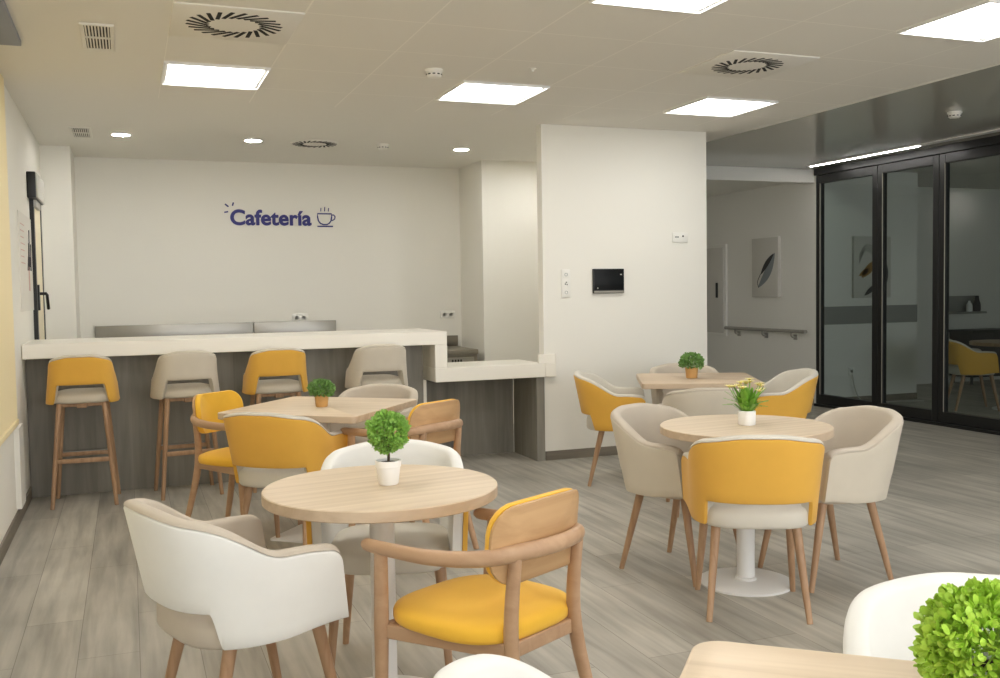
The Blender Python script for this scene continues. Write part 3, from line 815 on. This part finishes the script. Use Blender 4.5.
def make_wood_chair(label, loc, rz):
    t = thing('wooden_armchair', label, 'chair', loc, rz, 'wooden armchairs with yellow pads')
    b = bmesh.new()
    pad(b, .243, .235, 3.0, [(.02, .425), (.004, .43), (0, .44), (0, .458), (.006, .47), (.03, .48), (.09, .488), (.17, .49)], cy=.0)
    finish('seat', b, M['yellow2'], t, smooth=60)
    # rail, one bent piece of wood
    rail = catmull([(-.248, .25, .655), (-.258, .12, .658), (-.256, -.04, .663), (-.208, -.185, .673), (-.125, -.262, .688), (0, -.292, .692),
                    (.125, -.262, .688), (.208, -.185, .673), (.256, -.04, .663), (.258, .12, .658), (.248, .25, .655)], 7)
    n = len(rail); b = bmesh.new()
    rad = [.017+.004*math.sin(PI*i/(n-1)) for i in range(n)]
    rad[0] = rad[-1] = .010; rad[1] = rad[-2] = .0155
    tube(b, rail, rad, 14, flat=1.15); finish('arm_rail', b, M['beech'], t, smooth=60)
    # apron
    b = bmesh.new(); box(b, -.225, .225, .165, .187, .385, .428); box(b, -.145, .145, -.235, -.213, .385, .428)
    for sx in (-1, 1): box(b, -.011, .011, -.215, .2, .385, .428, mtx=Matrix.Translation((sx*.193, -.01, 0)) @ Matrix.Rotation(-sx*.22, 4, 'Z'))
    finish('seat_frame', b, M['beech'], t, bevel=.004)
    for sx in (-1, 1):
        for nm, pts, r in (('front', [(sx*.238, .20, 0), (sx*.242, .185, .42), (sx*.252, .17, .655)], (.013, .0195, .017)),
                           ('rear', [(sx*.18, -.33, 0), (sx*.147, -.235, .40), (sx*.142, -.25, .68)], (.013, .0185, .015))):
            pts = [Vector(p) for p in pts]; c = catmull(pts, 6); o0 = pts[0]
            rr = []
            for i in range(len(c)):
                k = i/(len(c)-1)*2; rr.append(r[0]+(r[1]-r[0])*k if k < 1 else r[1]+(r[2]-r[1])*(k-1))
            b = bmesh.new(); tube(b, [p-o0 for p in c], rr, 14, flat=1.3, up=(0, 1, 0))
            o = finish('leg', b, M['beech'], t, smooth=60); o.location = o0
    # back: bent plywood shell with pad
    def back(y_off, grow, th, zc=.695):
        b = bmesh.new(); W, H, rr = .215+grow, .105+grow, .085
        o = rounded_rect(W, H, rr, 6)
        def mp(x, z, d):
            R_ = .33
            a = x/R_
            zz = zc+z+.018*math.cos(a*1.2)*(1 if z > 0 else 0)
            return ((R_-d)*math.sin(a), -.262+R_*(1-math.cos(a))*.85+d-.12*(zc+z-.66), zz)
        rings = []
        K = 8
        def ring(sc, d):
            return [mp(x*sc, z*sc, d) for x, z in o]
        seq = [(k/K, y_off+th) for k in range(1, K)]+[(.975, y_off+th), (1.0, y_off+th*.75), (1.0, y_off+th*.25), (.985, y_off)]+[(k/K, y_off) for k in range(K-1, 0, -1)]
        skin(b, [ring(s, d) for s, d in seq])
        return b
    finish('back_shell', back(.0, .0, .014), M['ply'], t, smooth=50)
    finish('back_pad', back(.0145, .003, .026), M['yellow2'], t, smooth=50)
    return t

def make_stool(outer, label, loc, rz):
    t = thing('bar_stool', label, 'bar stool', loc, rz, 'bar stools at the counter')
    ob, lb = make_shell('stool')
    finish('outer_shell', ob, M[outer], t, smooth=50); finish('inner_lining', lb, M['beige'], t, smooth=50)
    b = bmesh.new()
    pad(b, .196, .19, 3.2, [(.03, .69), (.006, .695), (0, .705), (0, .735), (.006, .748), (.02, .757), (.06, .768), (.12, .77)], cy=.015)
    finish('seat', b, M['beige'], t, smooth=60)
    b = bmesh.new(); box(b, -.03, .03, -.15, .15, .66, .69); box(b, -.14, .14, -.13, -.1, .668, .69); box(b, -.14, .14, .1, .13, .668, .69)
    finish('seat_frame', b, M['leg'], t, bevel=.003)
    for sx in (-1, 1):
        for sy, fy in ((-1, -.19), (1, .19)):
            leg_obj(t, (sx*.14, sy*.125, .69), (sx*.198, fy, 0), .018, .0135, M['leg'])
    k = .31/.69
    for sy in (-1, 1):
        y = sy*(.125+(.19-.125)*(1-k)); x = .14+(.198-.14)*(1-k)
        b = bmesh.new(); box(b, -x, x, y-.009, y+.009, .295, .325, bev=.003); f = finish('footrest', b, M['leg'], t)
        if sy > 0:
            b = bmesh.new(); box(b, -x+.02, x-.02, y-.012, y+.012, .325, .33); finish('footrest_plate', b, M['steel'], f)
    return t

# tub chairs -------------------------------------------------------
cream = make_tub('cream', 'taupe', 'taupe', 'cream tub armchair with beige lining at the left of the near round table', (.30, 3.06, 0), face(.94, .33))
white = make_tub('cream', 'cream', 'linen', 'white tub armchair facing us behind the leafy plant at bottom right', (1.438, 1.262, 0), face(-.62, -.78))
dup(white, (.705, 1.275, 0), face(.96, -.29), 'white tub armchair at the bottom edge, only its rounded back top showing')
behind = make_tub('yellow', 'cream', 'linen', 'yellow sided tub armchair with cream lining behind the near round table', (.90, 3.55, 0), face(-.31, -.95))
yel = make_tub('yellow', 'linen', 'linen', 'yellow backed tub armchair in front of the flower pot round table', (2.51, 3.545, 0), face(.46, .89))
dup(yel, (.78, 5.28, 0), face(.62, .78), 'yellow backed tub armchair at the square table in front of the bar')
dup(yel, (3.30, 6.28, 0), face(.88, -.47), 'yellow sided tub armchair against the white front wall, left of the far square table')
dup(yel, (4.29, 5.84, 0), face(-.93, .31), 'yellow sided tub armchair right of the far square table, near the corridor')
dup(yel, (8.72, 8.24, 0), face(.86, -.5), 'yellow tub armchair in the dim room behind the glass wall')
bei = make_tub('beige', 'taupe', 'taupe', 'beige tub armchair left of the flower pot round table', (2.54, 4.19, 0), face(.41, -.91))
dup(bei, (3.12, 3.8, 0), face(-1, .07), 'beige tub armchair right of the flower pot round table')
dup(bei, (3.36, 5.23, 0), face(.42, .9), 'beige tub armchair seen from behind between the two right tables')
dup(bei, (3.99, 6.44, 0), face(-.31, -.95), 'beige tub armchair behind the far square table, beside the basket plant')
dup(bei, (1.38, 5.98, 0), face(-.62, -.78), 'beige tub armchair behind the square table, below the fourth bar stool')

wc = make_wood_chair('wooden armchair with yellow seat in front at the near round table', (.968, 2.725, 0), face(-.48, .88))
dup(wc, (.62, 5.87, 0), face(.66, -.75), 'wooden armchair with yellow back pad at the left of the bar square table')
dup(wc, (1.40, 5.13, 0), face(-.52, .85), 'wooden armchair showing its plywood back at the right of the bar square table')

sy = make_stool('yellow', 'yellow bar stool at the left end of the bar', (-.305, 7.2, 0), face(.03, 1))
sb = make_stool('beige', 'beige bar stool second from the left along the bar', (.36, 7.22, 0), face(-.1, 1))
dup(sy, (.985, 7.2, 0), face(-.04, 1), 'yellow bar stool third from the left, behind the small basket plant')
dup(sb, (1.735, 7.2, 0), face(-.02, 1), 'beige bar stool at the right end of the bar beside the step')

# ------------------------------------------------------------------ tables
def table(kind, size, label, loc, rz, top='oak', edge='oak_edge', rc=.03):
    t = thing('round_table' if kind == 'round' else 'square_table', label, 'table', loc, rz, 'pedestal tables with oak tops')
    def outl(ins):
        if kind == 'round': return [((size-ins)*math.cos(2*PI*i/72), (size-ins)*math.sin(2*PI*i/72)) for i in range(72)]
        return rounded_rect(size-ins, size-ins, rc, 6)
    b = bmesh.new()
    rings = [[(x, y, z) for x, y in outl(i)] for i, z in ((.004, .712), (0, .715), (0, .747), (.003, .75))]
    V = skin(b, rings)
    for f in b.faces:
        f.material_index = 0 if abs(f.normal.z) > .9 or all(v.co.z > .7465 for v in f.verts) else 1
    finish('tabletop', b, [M[top], M[edge]], t, smooth=40)
    b = bmesh.new(); lathe(b, [(.042, .012), (.042, .706)], 32); lathe(b, [(.05, .012), (.05, .03), (.042, .034)], 32); finish('column', b, M['white_metal'], t)
    b = bmesh.new(); lathe(b, [(.16, .704), (.16, .712)], 32); finish('mounting_plate', b, M['white_metal'], t)
    b = bmesh.new()
    if kind == 'round': lathe(b, [(.218, 0), (.22, .003), (.22, .01), (.21, .014), (.05, .02)], 56)
    else:
        skin(b, [[(x, y, z) for x, y in rounded_rect(.23-i, .23-i, .02)] for i, z in ((0, 0), (0, .01), (.006, .014), (.17, .018))])
    finish('base_plate', b, M['white_metal'], t)
    return t
table('round', .393, 'near round oak table holding the ball topiary', (.778, 3.195, 0), .15)
table('round', .395, 'round oak table holding the yellow flower pot', (2.69, 3.85, 0), .1)
table('square', .425, 'square oak table in front of the bar holding a small basket plant', (1.03, 5.63, 0), math.radians(-39))
table('square', .41, 'far square oak table near the white front wall', (3.8, 6.03, 0), math.radians(-26), 'oak_edge')
table('square', .40, 'oak table cut off at the bottom right corner', (1.01, .975, 0), math.radians(-40.5), rc=.05)
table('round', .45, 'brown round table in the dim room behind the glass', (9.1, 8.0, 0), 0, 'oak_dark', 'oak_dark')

# ------------------------------------------------------------------ plants
def leaf_quad(bm, p, nrm, size, mat=0, ratio=.8):
    n = Vector(nrm).normalized()
    a = Vector((random.gauss(0, 1), random.gauss(0, 1), random.gauss(0, 1)))
    d = (n*.8+a*.45).normalized(); s = d.cross(Vector((random.gauss(0, 1), random.gauss(0, 1), random.gauss(0, 1)))).normalized(); u = s.cross(d)
    p = Vector(p)
    w = size*ratio*.5
    q = [p, p+d*size*.25+s*w*.75+u*size*.06, p+d*size*.62+s*w*.95+u*size*.08, p+d*size*.9+s*w*.45+u*size*.03, p+d*size, p+d*size*.9-s*w*.45+u*size*.03,
         p+d*size*.62-s*w*.95+u*size*.08, p+d*size*.25-s*w*.75+u*size*.06, p+d*size*.5-u*size*.04]
    v = [bm.verts.new(x) for x in q]
    for f in [(i, (i+1) % 8, 8) for i in range(8)]:
        fc = bm.faces.new([v[i] for i in f]); fc.material_index = mat

def ball_foliage(t, c, r, n, size, m, squash=1.0, lower=-1.0):
    b = bmesh.new(); k = 0
    while k < n:
        d = Vector((random.gauss(0, 1), random.gauss(0, 1), random.gauss(0, 1))).normalized()
        if d.z < lower: continue
        rr = r*(random.uniform(.5, 1.0)**.5)*(1+.1*math.sin(5*d.x+3*d.y)*math.cos(4*d.z+2*d.x))
        leaf_quad(b, (c[0]+d.x*rr, c[1]+d.y*rr, c[2]+d.z*rr*squash), d+Vector((0, 0, .3)), size*random.uniform(.7, 1.25)); k += 1
    # twigs under the leaves
    for k in range(26):
        d = Vector((random.gauss(0, 1), random.gauss(0, 1), random.gauss(0, .9)+.3)).normalized()
        if d.z < lower: d.z = abs(d.z)
        tube(b, [c, (c[0]+d.x*r*.8, c[1]+d.y*r*.8, c[2]+d.z*r*.8*squash)], .0016, 5)
    finish('foliage', b, m, t, smooth=30)

def pot_bm(h, r0, r1, rim=True):
    b = bmesh.new()
    if rim: pr = [(r0*.9, 0), (r0, .004), (r1*.94, h*.72), (r1, h*.74), (r1*1.02, h*.98), (r1*.99, h), (r1*.9, h), (r1*.86, h*.88), (.001, h*.86)]
    else: pr = [(r0*.92, 0), (r0, .004), (r1, h*.97), (r1*.98, h), (r1*.9, h), (r1*.87, h*.9), (.001, h*.88)]
    lathe(b, pr, 36); return b
Z = .7505
t = thing('topiary_plant', 'ball topiary in a white pot on the near round table', 'plant', (.806, 3.2, Z))
finish('pot', pot_bm(.082, .034, .043), M['pot'], t)
b = bmesh.new(); lathe(b, [(.036, .0735), (.02, .077), (.001, .079)], 24); finish('soil', b, M['soil'], t)
b = bmesh.new(); tube(b, catmull([(0, 0, .07), (.002, .001, .1), (-.001, 0, .13), (.001, 0, .17)], 4), .0048, 10); finish('trunk', b, M['bark'], t)
ball_foliage(t, (0, 0, .178), .066, 2200, .0125, M['leaf2'])

def basket_plant(label, loc, s, m):
    t = thing('basket_plant', label, 'plant', loc, 0, 'small plants in woven pots')
    finish('pot', pot_bm(.058*s, .03*s, .036*s, False), M['basket'], t)
    b = bmesh.new(); lathe(b, [(.031*s, .051*s), (.001, .056*s)], 24); finish('soil', b, M['soil'], t)
    ball_foliage(t, (0, 0, .088*s), .062*s, 900, .0135*s, m, .78, -.62)
    return t
basket_plant('small leafy plant in a woven pot on the bar square table', (1.02, 5.57, Z), 1.12, M['leaf3'])
basket_plant('small leafy plant in a woven pot on the far square table', (3.76, 6.03, Z), 1.3, M['leaf3'])

t = thing('flower_pot', 'white square pot of pale yellow flowers on the round table', 'plant', (2.70, 3.85, Z), .3)
b = bmesh.new()
skin(b, [[(x, y, z) for x, y in rounded_rect(.036-i, .036-i, .024)] for i, z in ((.003, 0), (.001, .003), (0, .065), (.002, .068), (.006, .068), (.008, .058), (.03, .056))])
finish('pot', b, M['pot'], t)
b = bmesh.new(); lathe(b, [(.032, .0575), (.001, .062)], 20); finish('soil', b, M['soil'], t)
b = bmesh.new()
heads = []
for k in range(74):
    a = random.uniform(0, 2*PI); r = random.uniform(.015, .115); h = random.uniform(.03, .13)
    tip = Vector((math.cos(a)*r, math.sin(a)*r, .06+h)); base = Vector((math.cos(a)*.014, math.sin(a)*.014, .058))
    mid = base.lerp(tip, .55)+Vector((0, 0, .018)); w = random.uniform(.007, .0125)
    s = (tip-base).cross(Vector((0, 0, 1))).normalized()
    pts = [base, base.lerp(mid, .5), mid, mid.lerp(tip, .55), tip]; ws = [w*.3, w*.8, w, w*.7, w*.05]
    up = Vector((0, 0, .0012))
    skin(b, [[p+s*q, p+up, p-s*q, p-up] for p, q in zip(pts, ws)])
finish('leaves', b, M['leaf4'], t, smooth=40)
b = bmesh.new()
for k in range(17):
    a = 2*PI*k/17*2.4; r = .02+.088*((k*7) % 17)/17; h = .215-.05*(r/.1)+random.uniform(-.012, .012)
    p = Vector((math.cos(a)*r, math.sin(a)*r, h))
    tube(b, catmull([(p.x*.15, p.y*.15, .058), (p.x*.6, p.y*.6, h*.65), p], 4), .0014, 6)
    fl = bmesh.new()
    for q in range(10):
        f = 2*PI*q/10; d = Vector((math.cos(f), math.sin(f), .35)); s = Vector((-math.sin(f), math.cos(f), 0))
        skin(fl, [[p+d*.003+s*.002, p+d*.003-s*.002, p+d*.003+Vector((0, 0, .001))], [p+d*.013+s*.005, p+d*.013-s*.005, p+d*.013+Vector((0, 0, .001))], [p+d*.021+s*.0015, p+d*.021-s*.0015, p+d*.021+Vector((0, 0, .001))]])
    q = bmesh.new(); bmesh.ops.create_uvsphere(q, u_segments=10, v_segments=6, radius=.0075); merge(fl, q, 1, Matrix.Translation(p+Vector((0, 0, .002))) @ Matrix.Diagonal((1, 1, .6, 1)))
    finish('flower_head', fl, [M['petal'], M['floret']], t)
finish('stems', b, M['leaf4'], t)

t = thing('leafy_plant', 'bright green bushy plant cut by the bottom right corner', 'plant', (1.24, 1.115, Z))
finish('pot', pot_bm(.06, .04, .05, False), M['pot'], t)
b = bmesh.new(); lathe(b, [(.043, .053), (.001, .057)], 24); finish('soil', b, M['soil'], t)
ball_foliage(t, (0, 0, .084), .110, 3400, .0165, M['leaf'], .88, -.6)

# ------------------------------------------------------------------ camera, world, colour
f_px, yaw, pitch, roll = 975.687, .363563703, -.0498380656, -.0156492546
fw = Vector((math.sin(yaw)*math.cos(pitch), math.cos(yaw)*math.cos(pitch), math.sin(pitch)))
r0 = Vector((math.cos(yaw), -math.sin(yaw), 0)); u0 = r0.cross(fw)
rt = r0*math.cos(roll)+u0*math.sin(roll); up = -r0*math.sin(roll)+u0*math.cos(roll)
cam = bpy.data.cameras.new('camera'); co = bpy.data.objects.new('camera', cam); COL.objects.link(co)
cam.sensor_width = 36; cam.sensor_fit = 'HORIZONTAL'; cam.lens = 36*f_px/1000; cam.clip_start = .05
mw = Matrix((rt, up, -fw)).transposed().to_4x4(); mw.translation = (0, 0, 1.40); co.matrix_world = mw
SC.camera = co
w = bpy.data.worlds.new('world'); SC.world = w; w.use_nodes = True
w.node_tree.nodes['Background'].inputs[0].default_value = (.96, .985, 1.04, 1)
w.node_tree.nodes['Background'].inputs[1].default_value = 2.35
for k, (x0, x1) in enumerate(((XL+.15, 1.3), (1.45, 3.35), (3.5, 5.4), (5.55, XG-.15))):      # portals for fill daylight through the added, unseen rear openings
    ld = bpy.data.lights.new('window_daylight', 'AREA'); ld.shape = 'RECTANGLE'; ld.size = x1-x0; ld.size_y = 2.25
    ld.cycles.is_portal = True
    lo = bpy.data.objects.new('window_daylight', ld); COL.objects.link(lo)
    lo.location = ((x0+x1)/2, -2.62, 1.475); lo.rotation_euler = (PI/2, 0, 0)
ld = bpy.data.lights.new('window_daylight', 'AREA'); ld.shape = 'RECTANGLE'; ld.size = 2.8; ld.size_y = 2.0; ld.cycles.is_portal = True  # portal for the opening added to the glazed room as fill
lo = bpy.data.objects.new('window_daylight', ld); COL.objects.link(lo); lo.location = (9.2, 1.58, 1.5); lo.rotation_euler = (PI/2, 0, 0)
vs = SC.view_settings; vs.view_transform = 'Standard'; vs.look = 'None'; vs.exposure = .66; vs.gamma = 1; vs.use_curve_mapping = False
SC.cycles.use_denoising = True
SC.cycles.max_bounces = 12; SC.cycles.diffuse_bounces = 6; SC.cycles.glossy_bounces = 4; SC.cycles.transparent_max_bounces = 12
